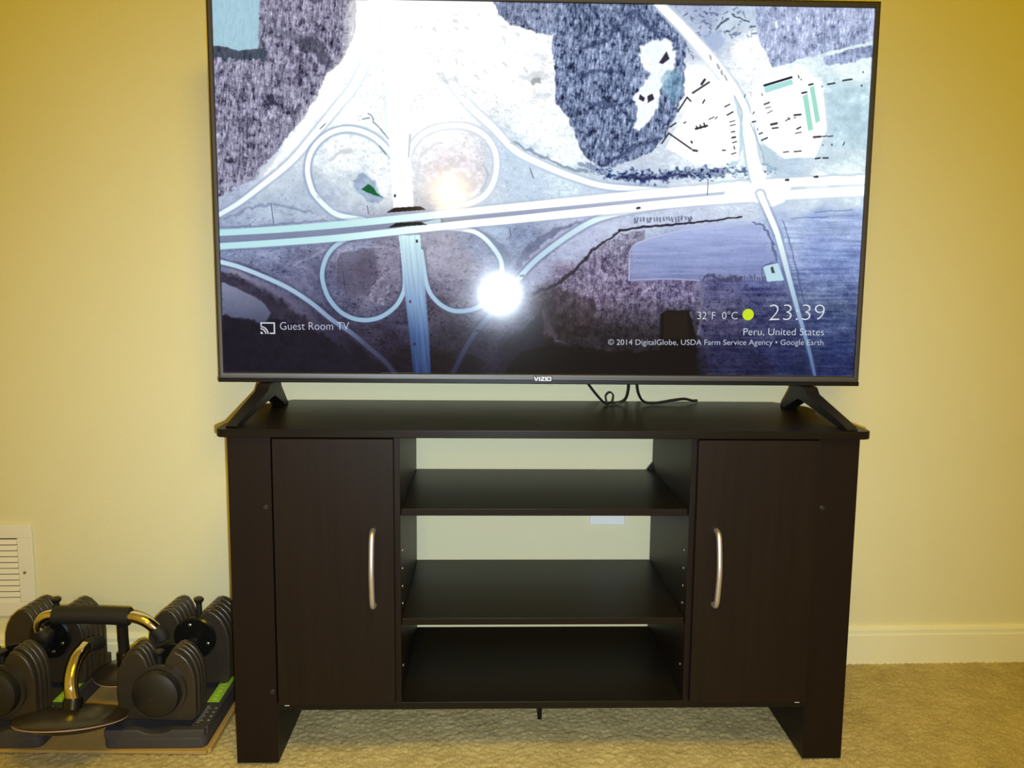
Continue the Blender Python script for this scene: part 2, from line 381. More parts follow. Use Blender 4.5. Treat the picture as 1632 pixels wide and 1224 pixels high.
# ground colour by scattered samples (sRGB), glare painted in as white at upper middle
CP = """560 20 250 252 254;640 100 255 255 255;720 20 255 255 255;760 90 253 254 255;700 200 255 255 254;820 120 252 254 255;860 200 244 250 255;800 60 246 252 255
540 180 248 252 255;480 230 225 238 248;430 290 205 220 238;370 330 172 186 214;360 360 160 175 205;430 330 176 195 220;500 330 178 196 220;550 250 238 246 250;560 300 212 228 240;600 200 240 249 252;620 280 236 244 250
720 260 240 236 244;740 300 245 240 240;780 330 205 222 240;820 260 205 228 250;840 300 200 222 246;900 290 214 236 250;900 240 236 246 252;960 310 205 224 245
360 400 135 148 185;430 400 140 150 185;480 430 112 115 148;440 440 100 105 140;380 450 92 96 130;370 490 88 92 122;430 500 30 31 52;370 540 13 14 34;450 550 10 11 28;520 530 44 42 66;560 570 15 14 32;500 590 6 6 20;620 590 10 9 24
560 400 150 155 185;540 450 92 96 128;580 430 98 92 116;600 470 122 118 145;620 420 142 140 165;600 500 85 88 118;640 520 55 54 80;620 550 34 30 52;600 530 48 44 66;640 570 18 15 30
700 400 172 172 194;740 420 158 155 176;740 470 122 118 142;700 500 70 64 86;720 540 40 36 54;700 580 16 12 24;760 400 150 160 190;790 360 176 196 224;830 380 142 156 190;810 440 120 128 160;780 500 96 96 124;770 550 38 36 56;740 585 14 12 26;820 500 86 84 110;820 560 22 20 38;860 430 168 174 205;900 400 186 196 226;930 380 190 200 230;980 360 200 210 236
880 480 60 50 66;900 440 128 116 146;960 430 148 140 178;960 480 122 104 136;1020 480 116 104 142;1080 460 106 100 150;900 520 52 40 48;960 540 60 50 68;870 560 16 13 20;920 580 8 7 14;1000 585 6 6 12;1080 585 8 7 16
1040 340 205 218 240;1100 335 202 214 240;1180 330 212 226 246;1100 400 146 158 212;1180 400 140 152 210;1060 420 142 154 206;1200 430 110 122 184;1150 470 88 90 142;1200 480 74 80 136;1160 510 68 68 116;1220 520 56 62 116;1160 560 34 38 84;1200 590 24 28 70;1250 560 34 42 96
1250 380 176 194 232;1300 345 160 182 228;1360 345 166 186 230;1310 400 146 166 218;1360 420 132 152 206;1320 450 112 130 186;1350 480 84 100 158;1330 520 60 76 138;1340 560 36 50 112;1330 590 28 40 98;1280 590 26 36 84
1120 140 252 254 255;1160 230 250 254 255;1240 200 252 254 255;1260 140 236 250 252;1340 150 196 226 240;1350 200 190 222 240;1330 235 206 230 242;1360 320 220 238 248;1290 325 214 232 246;1360 290 232 248 252;1300 300 240 252 254;1200 270 226 242 250;1100 280 222 236 250;1260 270 190 214 236;1150 300 228 246 254;1130 60 186 202 232;1130 20 160 176 212;1160 40 206 222 242;1190 80 244 250 255;1180 20 196 214 240;1350 110 226 244 250;1385 250 214 236 246"""
pts = np.array([[float(t) for t in l.split()] for l in CP.replace('\n', ';').split(';') if l.strip()])
lin = lambda c: np.where(c <= .04045, c / 12.92, ((c + .055) / 1.055) ** 2.4)
gxx, gyy = PX[::6, ::6] + warpx[::6, ::6] * .6, PY[::6, ::6] + warpy[::6, ::6] * .6
num = 0; den = 0
for p in pts:
    d2 = (gxx - p[0]) ** 2 + (gyy - p[1]) ** 2 + 60
    wgt = (1 / d2 ** 1.9)[..., None]; num = num + wgt * (255 - (255 - p[2:]) * (.90 if p[1] < 340 else 1)); den = den + wgt
low = (num / den).astype(np.float32)
yi = np.clip(np.arange(IH) / 6 - .4, 0, low.shape[0] - 1.001); xi = np.clip(np.arange(IW) / 6 - .4, 0, low.shape[1] - 1.001)
y0 = yi.astype(int); x0 = xi.astype(int); fy = (yi - y0)[:, None, None]; fx = (xi - x0)[None, :, None]
y1 = np.minimum(y0 + 1, low.shape[0] - 1); x1 = np.minimum(x0 + 1, low.shape[1] - 1)
IMG = ((low[y0][:, x0] * (1 - fx) + low[y0][:, x1] * fx) * (1 - fy) + (low[y1][:, x0] * (1 - fx) + low[y1][:, x1] * fx) * fy).astype(np.float32)
speck = vnoise(4, 3, 31, 3); tex = ((mid - .5) * 44 + (fine - .5) * 34 + (diag - .5) * 40 - 40 * np.clip((speck - .66) / .1, 0, 1) * (PX < 1225))
lum0 = IMG.mean(2)
IMG += (tex * (.35 + .75 * np.clip((250 - lum0) / 120, 0, 1)))[..., None] * np.clip(lum0 / 90, .12, 1)[..., None]
def inside(poly, soft=1.2, warp=.35, sub=None):
    X = PX + warpx * warp; Y = PY + warpy * warp
    P = np.array(poly, float); x0_, y0_ = P.min(0) - 8; x1_, y1_ = P.max(0) + 8
    msk = np.zeros_like(PX, bool); box = (X > x0_) & (X < x1_) & (Y > y0_) & (Y < y1_)
    xs, ys = X[box], Y[box]; ins = np.zeros(xs.shape, bool)
    for (ax, ay), (bx_, by_) in zip(P, np.roll(P, -1, 0)):
        if ay == by_: continue
        c = ((ys >= ay) != (ys >= by_)) & (xs < (bx_ - ax) * (ys - ay) / (by_ - ay) + ax); ins ^= c
    msk[box] = ins
    a = msk.astype(np.float32)
    for _ in range(int(soft)):
        a = (a + np.roll(a, 1, 0) + np.roll(a, -1, 0) + np.roll(a, 1, 1) + np.roll(a, -1, 1)) / 5
    return a
def fill(poly, col, alpha=1.0, soft=1, warp=.35, t=None):
    global IMG
    a = (inside(poly, soft, warp) * alpha)[..., None]
    c = np.array(col, np.float32)
    if t is not None: c = c + t[..., None]
    IMG = IMG * (1 - a) + c * a
def stroke(pl, width, cols, alpha=1.0, soft=.9, warp=0.0):
    """cols: list of (r,g,b) spread along the path"""
    global IMG
    if not isinstance(cols, list): cols = [cols]
    pl = [(p[0], p[1]) for p in pl]
    if len(pl) > 2:
        pl = [(q.x, q.y) for q in spline([(p[0], p[1], 0) for p in pl], 5)]
    P = np.array(pl, float); seg = np.hypot(*np.diff(P, axis=0).T); cum = np.concatenate([[0], np.cumsum(seg)]); tot = cum[-1] or 1
    ws = width if isinstance(width, (list, tuple)) else (width, width)
    pad = max(ws) + 4
    x0_, y0_ = P.min(0) - pad; x1_, y1_ = P.max(0) + pad
    box = np.nonzero((PX > x0_) & (PX < x1_) & (PY > y0_) & (PY < y1_))
    xs = PX[box] + warpx[box] * warp; ys = PY[box] + warpy[box] * warp
    best = np.full(xs.shape, 1e9, np.float32); bt = np.zeros(xs.shape, np.float32)
    for i in range(len(P) - 1):
        a, d = P[i], P[i + 1] - P[i]; L2 = (d ** 2).sum() or 1e-9
        near = (xs > min(P[i, 0], P[i + 1, 0]) - pad) & (xs < max(P[i, 0], P[i + 1, 0]) + pad) & (ys > min(P[i, 1], P[i + 1, 1]) - pad) & (ys < max(P[i, 1], P[i + 1, 1]) + pad)
        xn, yn = xs[near], ys[near]
        u = np.clip(((xn - a[0]) * d[0] + (yn - a[1]) * d[1]) / L2, 0, 1)
        q = np.hypot(xn - a[0] - u * d[0], yn - a[1] - u * d[1]); up = q < best[near]
        idx = np.nonzero(near)[0][up]; best[idx] = q[up]; bt[idx] = (cum[i] + u[up] * seg[i]) / tot
    wd = ws[0] + (ws[1] - ws[0]) * bt
    al = np.clip((wd / 2 - best) / soft + .5, 0, 1)[:, None] * alpha
    cc = np.array(cols, float); k = bt * (len(cols) - 1) if len(cols) > 1 else bt * 0
    k0 = np.minimum(k.astype(int), max(len(cols) - 2, 0)); f = (k - k0)[:, None]
    col = cc[k0] * (1 - f) + cc[np.minimum(k0 + 1, len(cols) - 1)] * f
    IMG[box] = IMG[box] * (1 - al) + col * al
streak2 = vnoise(1.5, 12, 21, 2, .6, .12); clump = vnoise(5, 6, 22, 3); clump2 = vnoise(16, 16, 23, 3)
wood = (streak - .5) * 130 + (streak2 - .5) * 80 + (fine - .5) * 55 - 60 * np.clip((clump - .60) / .12, 0, 1) - 38 * np.clip((clump2 - .56) / .1, 0, 1) + 28 * np.clip((.40 - clump) / .1, 0, 1) + 4
# woods upper left, its pond
fill([(330, -10), (567, -10), (568, 25), (566, 55), (555, 78), (542, 105), (520, 118), (512, 145), (497, 165), (480, 195), (462, 212), (445, 240), (420, 262), (410, 285), (380, 296), (345, 318), (330, 320)], (136, 134, 160), .97, 2, 1.0, wood)
fill([(350, 300), (405, 280), (440, 248), (450, 240), (420, 285), (370, 300)], (190, 195, 225), .5, 5, 1.0)
fill([(500, 62), (520, 78), (530, 100), (515, 108), (498, 88), (478, 80), (470, 65)], (40, 42, 62), .55, 5, 2.5)
fill([(420, 155), (438, 152), (446, 170), (432, 168)], (30, 32, 55), .75, 3, 1.5)
fill([(430, 50), (470, 52), (500, 60), (490, 72), (450, 62)], (80, 80, 100), .5, 4, 2.0)
fill([(343, 70), (418, 75), (420, 20), (425, 100), (395, 98), (360, 95), (341, 90)], (48, 62, 78), .75, 3, 1.8)
fill([(330, -10), (415, -10), (414, 40), (413, 78), (380, 82), (362, 76), (343, 74), (330, 70)], (168, 206, 222), 1, 2, .4, (streak - .5) * 26)
# bright verge left of the carriageway
stroke([(566, 10), (562, 75), (540, 120), (505, 170), (470, 225), (425, 280)], (26, 14), (252, 254, 255), .7, 14, .6)
# woods in the middle top
fill([(783, -10), (1045, -10), (1048, 8), (1062, 28), (1084, 48), (1095, 72), (1092, 110), (1090, 150), (1074, 190), (1060, 215), (1040, 240), (1005, 256), (975, 266), (950, 262), (930, 246), (918, 216), (905, 185), (887, 165), (884, 110), (880, 58), (845, 48), (812, 40), (794, 22)], (116, 132, 168), .97, 2, 1.0, wood * 1.1)
fill([(783, -6), (880, -6), (882, 52), (850, 46), (810, 38), (795, 22)], (150, 160, 190), .45, 2, 1.0, wood * .6)
for pl in ([(1005, 20), (985, 45), (960, 68), (925, 80)], [(925, 120), (950, 112), (985, 115)], [(945, 165), (975, 170), (1005, 155)], [(960, 262), (985, 248), (1010, 235), (1050, 218)], [(1010, 20), (1050, 55), (1080, 65)]):
    stroke(pl, (7, 5), (30, 42, 84), .6, 5, 1.6)
fill([(1018, 72), (1045, 62), (1070, 66), (1078, 92), (1070, 118), (1052, 140), (1050, 168), (1040, 190), (1022, 208), (1012, 206), (1015, 175), (1008, 158), (1022, 135), (1035, 118), (1020, 100)], (242, 250, 255), .95, 3, 1.4)
fill([(1055, 120), (1082, 108), (1090, 140), (1072, 170), (1060, 150)], (130, 180, 206), .6, 4, 1.8, (mid - .5) * 120)
for p in ([(1050, 100), (1062, 82), (1067, 94), (1056, 102)], [(1020, 150), (1028, 156), (1026, 162), (1018, 158)], [(1032, 153), (1040, 149), (1043, 158), (1033, 164)]):
    fill(p, (40, 36, 60), .95, 1, .1)
# woods upper right
fill([(1204, 5), (1400, 8), (1400, 62), (1368, 70), (1330, 80), (1285, 92), (1250, 102), (1232, 110), (1224, 92), (1212, 68), (1205, 45)], (178, 190, 226), .95, 2, .8, wood * .75)
fill([(1310, 92), (1350, 80), (1392, 70), (1392, 90), (1345, 100), (1315, 104)], (150, 164, 208), .8, 2, .8, wood * .7)
for k in range(60):
    x = rnd.uniform(1092, 1200); y = rnd.uniform(14, 60)
    stroke([(x, y), (x + rnd.uniform(-7, 7), y + rnd.uniform(-5, 5))], (3, 1.5), (64, 82, 118), .55, 1.5, .6)
stroke([(1140, 50), (1165, 30), (1195, 35), (1204, 44)], 8, (210, 228, 246), .8, 3, .5)
for pl in ([(1140, 48), (1150, 36), (1162, 30)], [(1168, 24), (1180, 30), (1192, 34)], [(1196, 44), (1203, 42)]): stroke(pl, 2.5, (48, 62, 84), .8, 1.5, .8)
fill([(1118, 55), (1150, 46), (1152, 72), (1132, 88), (1120, 76)], (172, 190, 226), .7, 3, .8)
# hedge above the motorway
stroke([(925, 262), (950, 270), (985, 281), (1040, 281), (1100, 276), (1150, 275)], (8, 13), (70, 86, 132), .5, 5, 2.6)
hd = inside([(935, 258), (990, 272), (1060, 268), (1110, 266), (1240, 264), (1240, 276), (1150, 284), (1100, 290), (1000, 293), (960, 280)], 2, 2.5); IMG -= (hd * np.clip((speck - .46) * 5, 0, 1) * 120)[..., None] * np.array([1.1, 1.0, .75])
stroke([(985, 283), (1040, 284), (1100, 279)], (6, 6), (30, 38, 84), .7, 3, 1.6)
stroke([(800, 216), (835, 236), (870, 252), (900, 266), (935, 274)], (2.5, 6), (110, 126, 150), .65, 2, 1.2)
# scrub texture right of centre
fill([(852, 470), (885, 440), (925, 425), (948, 398), (990, 372), (1030, 366), (1024, 384), (1006, 397), (1003, 446), (1120, 446), (1122, 490), (1112, 555), (1040, 560), (960, 558), (890, 545), (858, 520)], (116, 108, 134), .6, 3, 1.5)
sm = inside([(856, 470), (885, 440), (925, 425), (948, 398), (990, 372), (1030, 366), (1006, 397), (1003, 446), (1120, 446), (1122, 490), (1112, 560), (940, 565), (890, 540)], 4, 1.5)
IMG += (sm * ((fine - .5) * 62 + (mid - .5) * 84 + (streak2 - .5) * 60 + 22 * np.clip((speck - .55) / .08, 0, 1) - 34 * np.clip((clump - .56) / .08, 0, 1)))[..., None] * np.clip(IMG.mean(2) / 120, .15, 1)[..., None]
IMG *= 1 - (sm * np.clip((PY - 470) / 90, 0, .62))[..., None]
fill([(852, 475), (880, 458), (950, 476), (952, 510), (915, 535), (870, 540), (855, 520)], (46, 34, 40), .5, 8, 2.0, (mid - .5) * 70)
# fields
fill([(1003, 446), (1004, 410), (1008, 394), (1026, 383), (1060, 372), (1102, 360), (1181, 352), (1205, 354), (1222, 366), (1232, 388), (1238, 412), (1217, 423), (1222, 447), (1120, 444), (1060, 444)], (156, 170, 216), .75, 1, .15, (horiz - .5) * 40 - (PY - 400) * .55)
stroke([(1003, 446), (1004, 410), (1008, 394), (1026, 383), (1060, 373), (1100, 365), (1150, 357)], 2, (196, 202, 232), .8, 1.2)
stroke([(1003, 446), (1060, 444), (1116, 446)], 2, (186, 190, 226), .8, 1.2)
stroke([(1118, 448), (1118, 480), (1116, 530)], (6, 5), (118, 118, 160), .6, 3, .8)
stroke([(1122, 444), (1132, 437), (1150, 444), (1182, 441)], (4, 6), (66, 62, 96), .8, 3, 1.2)
for x in range(1128, 1222, 4): stroke([(x, 447), (x + rnd.uniform(-1, 1), 447 - rnd.uniform(3, 11))], 2.2, (62, 62, 100), .6, 1.5)
IMG *= 1 - (np.clip((PX - 1112) / 10, 0, 1) * np.clip((PY - 430) / 60, 0, 1))[..., None] * np.array([-.06, -.04, .10])
m2 = inside([(1124, 448), (1250, 448), (1272, 520), (1290, 600), (1118, 600)], 2, .1)
IMG += (m2 * (horiz - .5) * 52)[..., None] * np.clip(IMG.mean(2) / 90, .2, 1)[..., None]
m3 = inside([(1246, 350), (1380, 336), (1362, 602), (1300, 602), (1275, 500), (1256, 420)], 2, .1)
strp = np.sin((PY + PX * .02) / 1.35 + mid * 4)
IMG += (m3 * ((horiz - .5) * 60 + strp * 5 * np.clip((PY - 380) / 60, 0, 1)))[..., None] * np.clip(IMG.mean(2) / 110, .2, 1)[..., None]
for (x0_, y0_, x1_) in ((1262, 348, 1320), (1300, 337, 1360), (1262, 430, 1355), (1280, 452, 1370), (1276, 478, 1372)): stroke([(x0_, y0_), ((x0_ + x1_) / 2, y0_ - 2), (x1_, y0_ - 3)], 1.8, (70, 88, 140), .45, 1.5, .3)
# dark hedge line of the field
stroke([(852, 467), (883, 454), (905, 440), (922, 425), (934, 412), (945, 399), (965, 384), (987, 368)], (6, 3), (34, 30, 44), .9, 2, .8)
stroke([(987, 367), (1027, 361), (1060, 358), (1100, 355), (1150, 349), (1182, 345)], (3.6, 2.6), (26, 26, 48), .95, 1.2, .4)
for x in range(1012, 1106, 5):
    y = 348 - (x - 1012) * .03; stroke([(x, y), (x + rnd.uniform(-2, 2), y + rnd.uniform(3, 8))], rnd.uniform(2, 3.4), (66, 72, 98), .65, 1.5, .5)
stroke([(1200, 352), (1215, 360), (1228, 378), (1236, 400), (1240, 415)], (3, 5), (74, 84, 124), .7, 2, 1.0)
# lower left: river bank, pond and dark wood
fill([(352, 432), (380, 440), (430, 458), (470, 488), (505, 520), (560, 560), (600, 596), (520, 600), (440, 560), (420, 500), (395, 478), (352, 452)], (44, 40, 60), .85, 3, 1.2, (mid - .5) * 40)
stroke([(370, 432), (410, 450), (455, 475), (500, 510), (540, 545), (570, 575)], (10, 14), [(150, 150, 172), (120, 120, 150), (96, 94, 126), (44, 42, 66), (22, 20, 40)], .75, 7, 1.4)
fill([(354, 450), (385, 462), (418, 480), (432, 498), (425, 512), (400, 516), (380, 508), (355, 505)], (112, 118, 146), .9, 3, .5, (PY - 480) * -1.0)
fill([(354, 503), (380, 506), (420, 515), (440, 505), (490, 520), (545, 552), (600, 580), (615, 602), (350, 602)], (15, 15, 34), .9, 6, 1.8, (mid - .5) * 14)
# dark areas, bottom centre and right
fill([(790, 600), (812, 560), (838, 520), (858, 500), (866, 480), (868, 600)], (26, 24, 38), .8, 6, 1.0)
fill([(800, 600), (830, 560), (880, 548), (930, 560), (985, 562), (1052, 560), (1054, 500), (1060, 494), (1098, 493), (1104, 510), (1112, 540), (1111, 602)], (9, 7, 13), .97, 4, .4)
fill([(1059, 497), (1096, 495), (1100, 538), (1058, 540)], (26, 20, 20), .9, 3, .2)
# carriageways --------------------------------------------------------------
verge = (112, 124, 158)
def road(pl, w_, cols, edge=None, ea=.5):
    ww = w_ if isinstance(w_, tuple) else (w_, w_)
    if edge: stroke(pl, (ww[0] + 7, ww[1] + 7), edge, ea, 3, .3)
    stroke(pl, ww, cols, 1, 1.3)
WHT = (255, 255, 255)
up = [(345, 371.5), (440, 366), (540, 358), (640, 348), (730, 339), (820, 330), (900, 322), (1000, 312), (1100, 303), (1220, 292), (1395, 284)]
dn = [(345, 393), (440, 387), (540, 379), (640, 368), (730, 358), (820, 349.5), (900, 341), (1000, 331), (1100, 321), (1220, 312), (1395, 302)]
stroke([(345, 382), (440, 376.5), (540, 368.5), (640, 358), (730, 348.5), (900, 331.5), (1100, 312), (1220, 302)], 12, [(124, 134, 166), (130, 138, 168), (146, 154, 182), (170, 180, 210), (214, 226, 244)], .85, 3, .4)
for pl in ([(345, 363), (440, 358), (520, 351)], [(345, 401), (440, 395), (530, 389)]): stroke(pl, 2.2, (104, 112, 150), .6, 2, .6)
fill([(820, 440), (838, 414), (862, 392), (895, 368), (935, 352), (900, 358), (868, 372), (840, 392), (824, 415)], (96, 104, 136), .7, 4, 1.0, (mid - .5) * 50)
fill([(748, 362), (775, 368), (800, 388), (815, 408), (812, 440), (806, 425), (795, 396), (775, 376)], (110, 122, 150), .6, 4, .8)
fill([(450, 455), (490, 430), (512, 405), (508, 440), (516, 480), (530, 498), (505, 482)], (92, 96, 128), .6, 5, 1.4, (mid - .5) * 60)
stroke([(470, 422), (505, 405), (530, 392)], 3, (170, 180, 206), .5, 3, 1)
stroke([(360, 348), (385, 338), (410, 330), (440, 326), (470, 332), (500, 340)], (4, 3), (112, 124, 158), .6, 3, 1.2)
for q_ in range(26):
    x = rnd.uniform(588, 622); y = rnd.uniform(430, 486); stroke([(x, y), (x + rnd.uniform(-5, 5), y + rnd.uniform(-3, 3))], rnd.uniform(2, 4), (176, 168, 188) if q_ % 3 else (50, 48, 66), .6, 2, 1)
# slip roads
road([(351, 342), (382, 323.5), (413, 300), (462, 260), (501, 216), (538, 171), (565, 137), (590, 80), (598, 0)], (7, 16), [(226, 240, 248), (245, 252, 254), WHT, WHT], [(150, 165, 200), (190, 205, 225), (220, 236, 244), (250, 250, 250)], .8)
road([(353, 417.6), (382, 425.5), (421.5, 441), (461, 459.5), (497, 483), (528.7, 509), (560, 530), (591, 556), (615, 577), (630, 596)], 7, [(196, 226, 244), (176, 206, 230), (160, 190, 216), (128, 150, 184), (70, 72, 104), (44, 42, 70)], [(70, 78, 108), (66, 70, 100), (30, 30, 52)], .5)
road([(1060, 326), (987, 339), (948, 351), (917, 368), (883, 391.5), (851, 417.6), (823, 449), (784, 499), (760, 527), (739, 561), (722, 596)], (9, 7), [(250, 255, 255), (240, 252, 254), (214, 240, 250), (196, 226, 244), (176, 206, 230), (110, 130, 165), (60, 66, 98), (36, 36, 60)], [(170, 185, 215), (120, 130, 165), (60, 62, 90), (20, 20, 40)], .55)
road([(690, 60), (720, 130), (749, 169), (786, 203), (822, 240), (871, 265), (920, 284), (970, 297), (1060, 303)], (12, 8), [WHT, WHT, (244, 253, 255), (236, 252, 255)], [(240, 248, 252), (205, 222, 240), (165, 186, 214)], .8)
# loops
road([(700, 352), (610, 372), (560, 379), (542, 387), (528, 399), (518, 417), (514, 441), (522, 470), (539, 493), (560, 506), (583, 510), (607, 505), (629, 490), (641, 472), (646, 452), (644, 410)], 7, [(214, 244, 250), (200, 232, 244), (168, 204, 228), (140, 174, 206), (156, 190, 216), (196, 226, 240)], [(96, 106, 142), (84, 90, 124), (52, 56, 84), (84, 90, 124)], .5)
road([(672, 400), (678, 440), (682, 457), (689, 471), (704, 486), (724, 495), (748, 494), (768, 486), (787, 468), (799, 440), (799, 415), (784, 391), (766, 374), (745, 366), (700, 362)], 7, [(200, 226, 242), (168, 200, 226), (150, 180, 210), (196, 220, 238), (226, 246, 252), (255, 255, 255)], [(96, 104, 140), (70, 74, 106), (110, 120, 152), (176, 190, 214)], .5)
stroke([(536, 440), (538, 410), (552, 398), (580, 393), (612, 394)], 2, (190, 200, 222), .5, 2, .4)
fill([(532, 420), (545, 400), (585, 396), (602, 405), (600, 450), (585, 470), (560, 475), (538, 455)], (84, 80, 104), .55, 6, 1.2)
road([(640, 270), (624, 245), (600, 221), (575, 209), (550, 206), (526, 213), (506, 229), (494, 250), (491, 275), (497, 300), (504, 312), (521, 330), (541, 343), (580, 350)], 8, [WHT, WHT, (250, 254, 255), (238, 250, 254), (228, 248, 253), (226, 248, 253)], [(200, 224, 236), (176, 198, 222), (158, 176, 208), (158, 176, 208)], .9)
road([(648, 270), (655, 238), (672, 216), (700, 203), (740, 201), (770, 214), (789, 240), (791, 275), (778, 306), (750, 324), (700, 336)], 8, [WHT], [(222, 232, 240), (226, 232, 244), (200, 220, 242), (230, 230, 230)], .9)  # pure white, glare painted into this loop
stroke([(665, 292), (670, 255), (690, 232), (712, 226)], 5, (214, 222, 236), .5, 5, 1)
fill([(672, 300), (676, 262), (700, 248), (745, 250), (768, 268), (764, 300), (740, 312), (690, 312)], (226, 222, 232), .6, 9, 1.6, (mid - .5) * 60)
stroke([(770, 262), (777, 280), (768, 304)], 4, (184, 192, 208), .6, 2, .8)
fill([(505, 315), (512, 290), (540, 295), (560, 318), (600, 332), (580, 340), (540, 338)], (192, 204, 226), .5, 8, 1.5, (mid - .5) * 80)
stroke([(528, 255), (545, 243), (560, 240)], 5, (206, 210, 220), .7, 3, 1)
fill([(560, 290), (575, 276), (594, 285), (606, 300), (612, 318), (590, 322), (570, 306)], (150, 172, 204), .75, 3, 1.4, (mid - .5) * 70)
fill([(577, 302), (588, 293), (597, 300), (603, 308), (613, 315), (598, 311)], (6, 96, 54), 1, 1, .4)
for pl in ([(588, 181), (594, 186), (596, 196)], [(511, 206), (519, 198)], [(606, 233), (616, 246)], [(578, 190), (590, 188)], [(620, 222), (605, 204), (598, 196)]): stroke(pl, 1.8, (90, 110, 120), .75, 1.2, .3)
# motorways on top
road(up, (10, 15), [(186, 232, 240), (196, 240, 244), (226, 252, 250), (255, 255, 250), WHT, (248, 255, 255), (244, 255, 255)], [(110, 120, 156), (180, 190, 214), (220, 235, 246)], .35)
road(dn, (10, 15), [(186, 232, 240), (200, 242, 246), (236, 254, 252), (255, 255, 250), WHT, (248, 255, 255), (244, 255, 255)], [(110, 120, 156), (160, 170, 200), (220, 235, 246)], .35)
stroke([(1100, 296), (1220, 284), (1395, 276)], (2, 3), (196, 214, 232), .6, 2, .6)
# north-south dual carriageway
fill([(602, -10), (662, -10), (656, 100), (653, 220), (660, 331), (628, 332), (622, 240), (612, 100)], WHT, 1, 3, .0)
fill([(600, -5), (608, -5), (622, 250), (618, 250)], (222, 238, 244), .5, 2, .5)
stroke([(654, 215), (652, 250)], 3, (190, 210, 222), .8, 2)
ns = inside([(636, 375), (670, 374), (674, 420), (679, 465), (684, 530), (688, 600), (660, 600), (654, 540), (646, 470), (641, 420)], 1, 0)
cs = np.array([(210, 244, 250), (176, 206, 228), (128, 160, 200), (66, 96, 144), (36, 58, 104)], float)
k = np.clip((PY - 375) / 215 * 4, 0, 3.999); k0 = k.astype(int); f = (k - k0)[..., None]
cnow = cs[k0] * (1 - f) + cs[k0 + 1] * f + ((vnoise(2.4, 60, 9, 2, .6, -.1) - .5) * 44)[..., None]
IMG = IMG * (1 - ns[..., None]) + cnow * ns[..., None]
for (a, b_) in (((640, 380), (650, 470)), ((671, 376), (680, 465))): pass
for p in ([(616, 339), (629, 331), (670, 328.5), (680, 334), (650, 336.5)], [(619, 363), (632, 355), (671, 353), (681, 358), (650, 360)]): fill(p, (22, 20, 30), 1, 1, 0)
for (x, y) in ((630, 312), (665, 384), (654, 480), (661, 548)): fill([(x - 1.4, y - 2.2), (x + 1.6, y - 2.2), (x + 1.6, y + 2.4), (x - 1.4, y + 2.4)], (30, 34, 50), .9, 1, 0)
for (x, y) in ((1018, 331), (761, 527), (832, 439), (1301, 281), (1255, 286), (1238, 374), (1294, 577)): fill([(x - 3.5, y - 1.5), (x + 3.5, y - 2), (x + 3.5, y + 1.4), (x - 3.5, y + 1.8)], (28, 30, 40), .9, 1, .1)
for pl in ([(433, 326), (437, 357)], [(586, 328), (588, 340)], [(547, 432), (551, 461)], [(813, 365), (815, 377)], [(1129, 285), (1128, 310)], [(845, 268), (851, 284)]): stroke(pl, 1.1, (40, 44, 62), .8, 1)
# local road on the right
road([(1040, -5), (1055, 12), (1087, 44), (1131, 93), (1165, 137), (1185, 176), (1195, 221), (1203, 270), (1216, 312)], (14, 20), [WHT, WHT, WHT, (252, 255, 255), (240, 252, 254)], [(190, 206, 230), (230, 240, 248), (190, 214, 230), (200, 224, 240)], .8)
fill([(1196, 240), (1206, 240), (1222, 286), (1262, 296), (1250, 322), (1228, 330), (1214, 322), (1150, 318), (1160, 298), (1204, 290)], (250, 255, 255), .95, 5, .4)
fill([(1168, 150), (1180, 170), (1184, 200), (1183, 235), (1176, 262), (1160, 266), (1178, 240), (1179, 195)], (190, 226, 238), .8, 2, .4)
fill([(1210, 232), (1222, 228), (1240, 250), (1240, 268), (1225, 276), (1216, 258)], (186, 212, 230), .7, 4, 1)
stroke([(1170, 152), (1182, 176), (1182, 192)], 1.4, (140, 160, 184), .8, 1)
stroke([(1196, 196), (1204, 215), (1214, 240), (1220, 262)], 1.4, (150, 170, 192), .8, 1)
road([(1212, 308), (1226, 340), (1238, 368), (1247, 398), (1256, 432), (1272, 491), (1290, 553), (1301, 600)], (10, 5), [(248, 255, 255), (236, 250, 252), (210, 234, 244), (170, 196, 224), (116, 144, 186), (80, 104, 150)], [(150, 168, 205), (90, 106, 150), (44, 56, 104)], .45)
stroke([(1250, 352), (1262, 395), (1276, 450), (1286, 490)], (2, 3), (62, 76, 122), .55, 2, .5)
fill([(1217, 424), (1241, 417.5), (1251, 446), (1224, 448)], (190, 224, 238), 1, 1, 0); stroke([(1217, 447), (1217, 424), (1241, 417.5)], 1.2, (60, 66, 90), .8, 1)
fill([(1229, 425), (1233, 424), (1236, 434), (1231, 434)], (44, 46, 58), .9, 1, 0)
# buildings, shadows and parked vehicles on the right
fill([(1128, 118), (1165, 140), (1178, 190), (1178, 255), (1110, 262), (1062, 236), (1072, 215), (1100, 165)], (254, 255, 255), .95, 3, .2)
fill([(1200, 130), (1280, 112), (1310, 130), (1318, 205), (1300, 250), (1250, 252), (1222, 232), (1196, 190)], (254, 255, 255), .92, 3, .2)
fill([(1318, 150), (1385, 130), (1380, 236), (1325, 236)], (196, 226, 238), .6, 6, 1.2, (mid - .5) * 70 + (big - .5) * 60)
fill([(1217, 139), (1262, 126), (1264, 134), (1220, 148)], (176, 232, 232), 1, 1, 0); stroke([(1218, 136), (1261, 123)], 3.6, (22, 34, 44), 1, 1)
fill([(1279, 152), (1287, 149), (1296, 206), (1288, 208)], (166, 230, 212), 1, 1, 0); fill([(1290, 139), (1297, 136), (1307, 192), (1300, 196)], (166, 230, 212), 1, 1, 0)
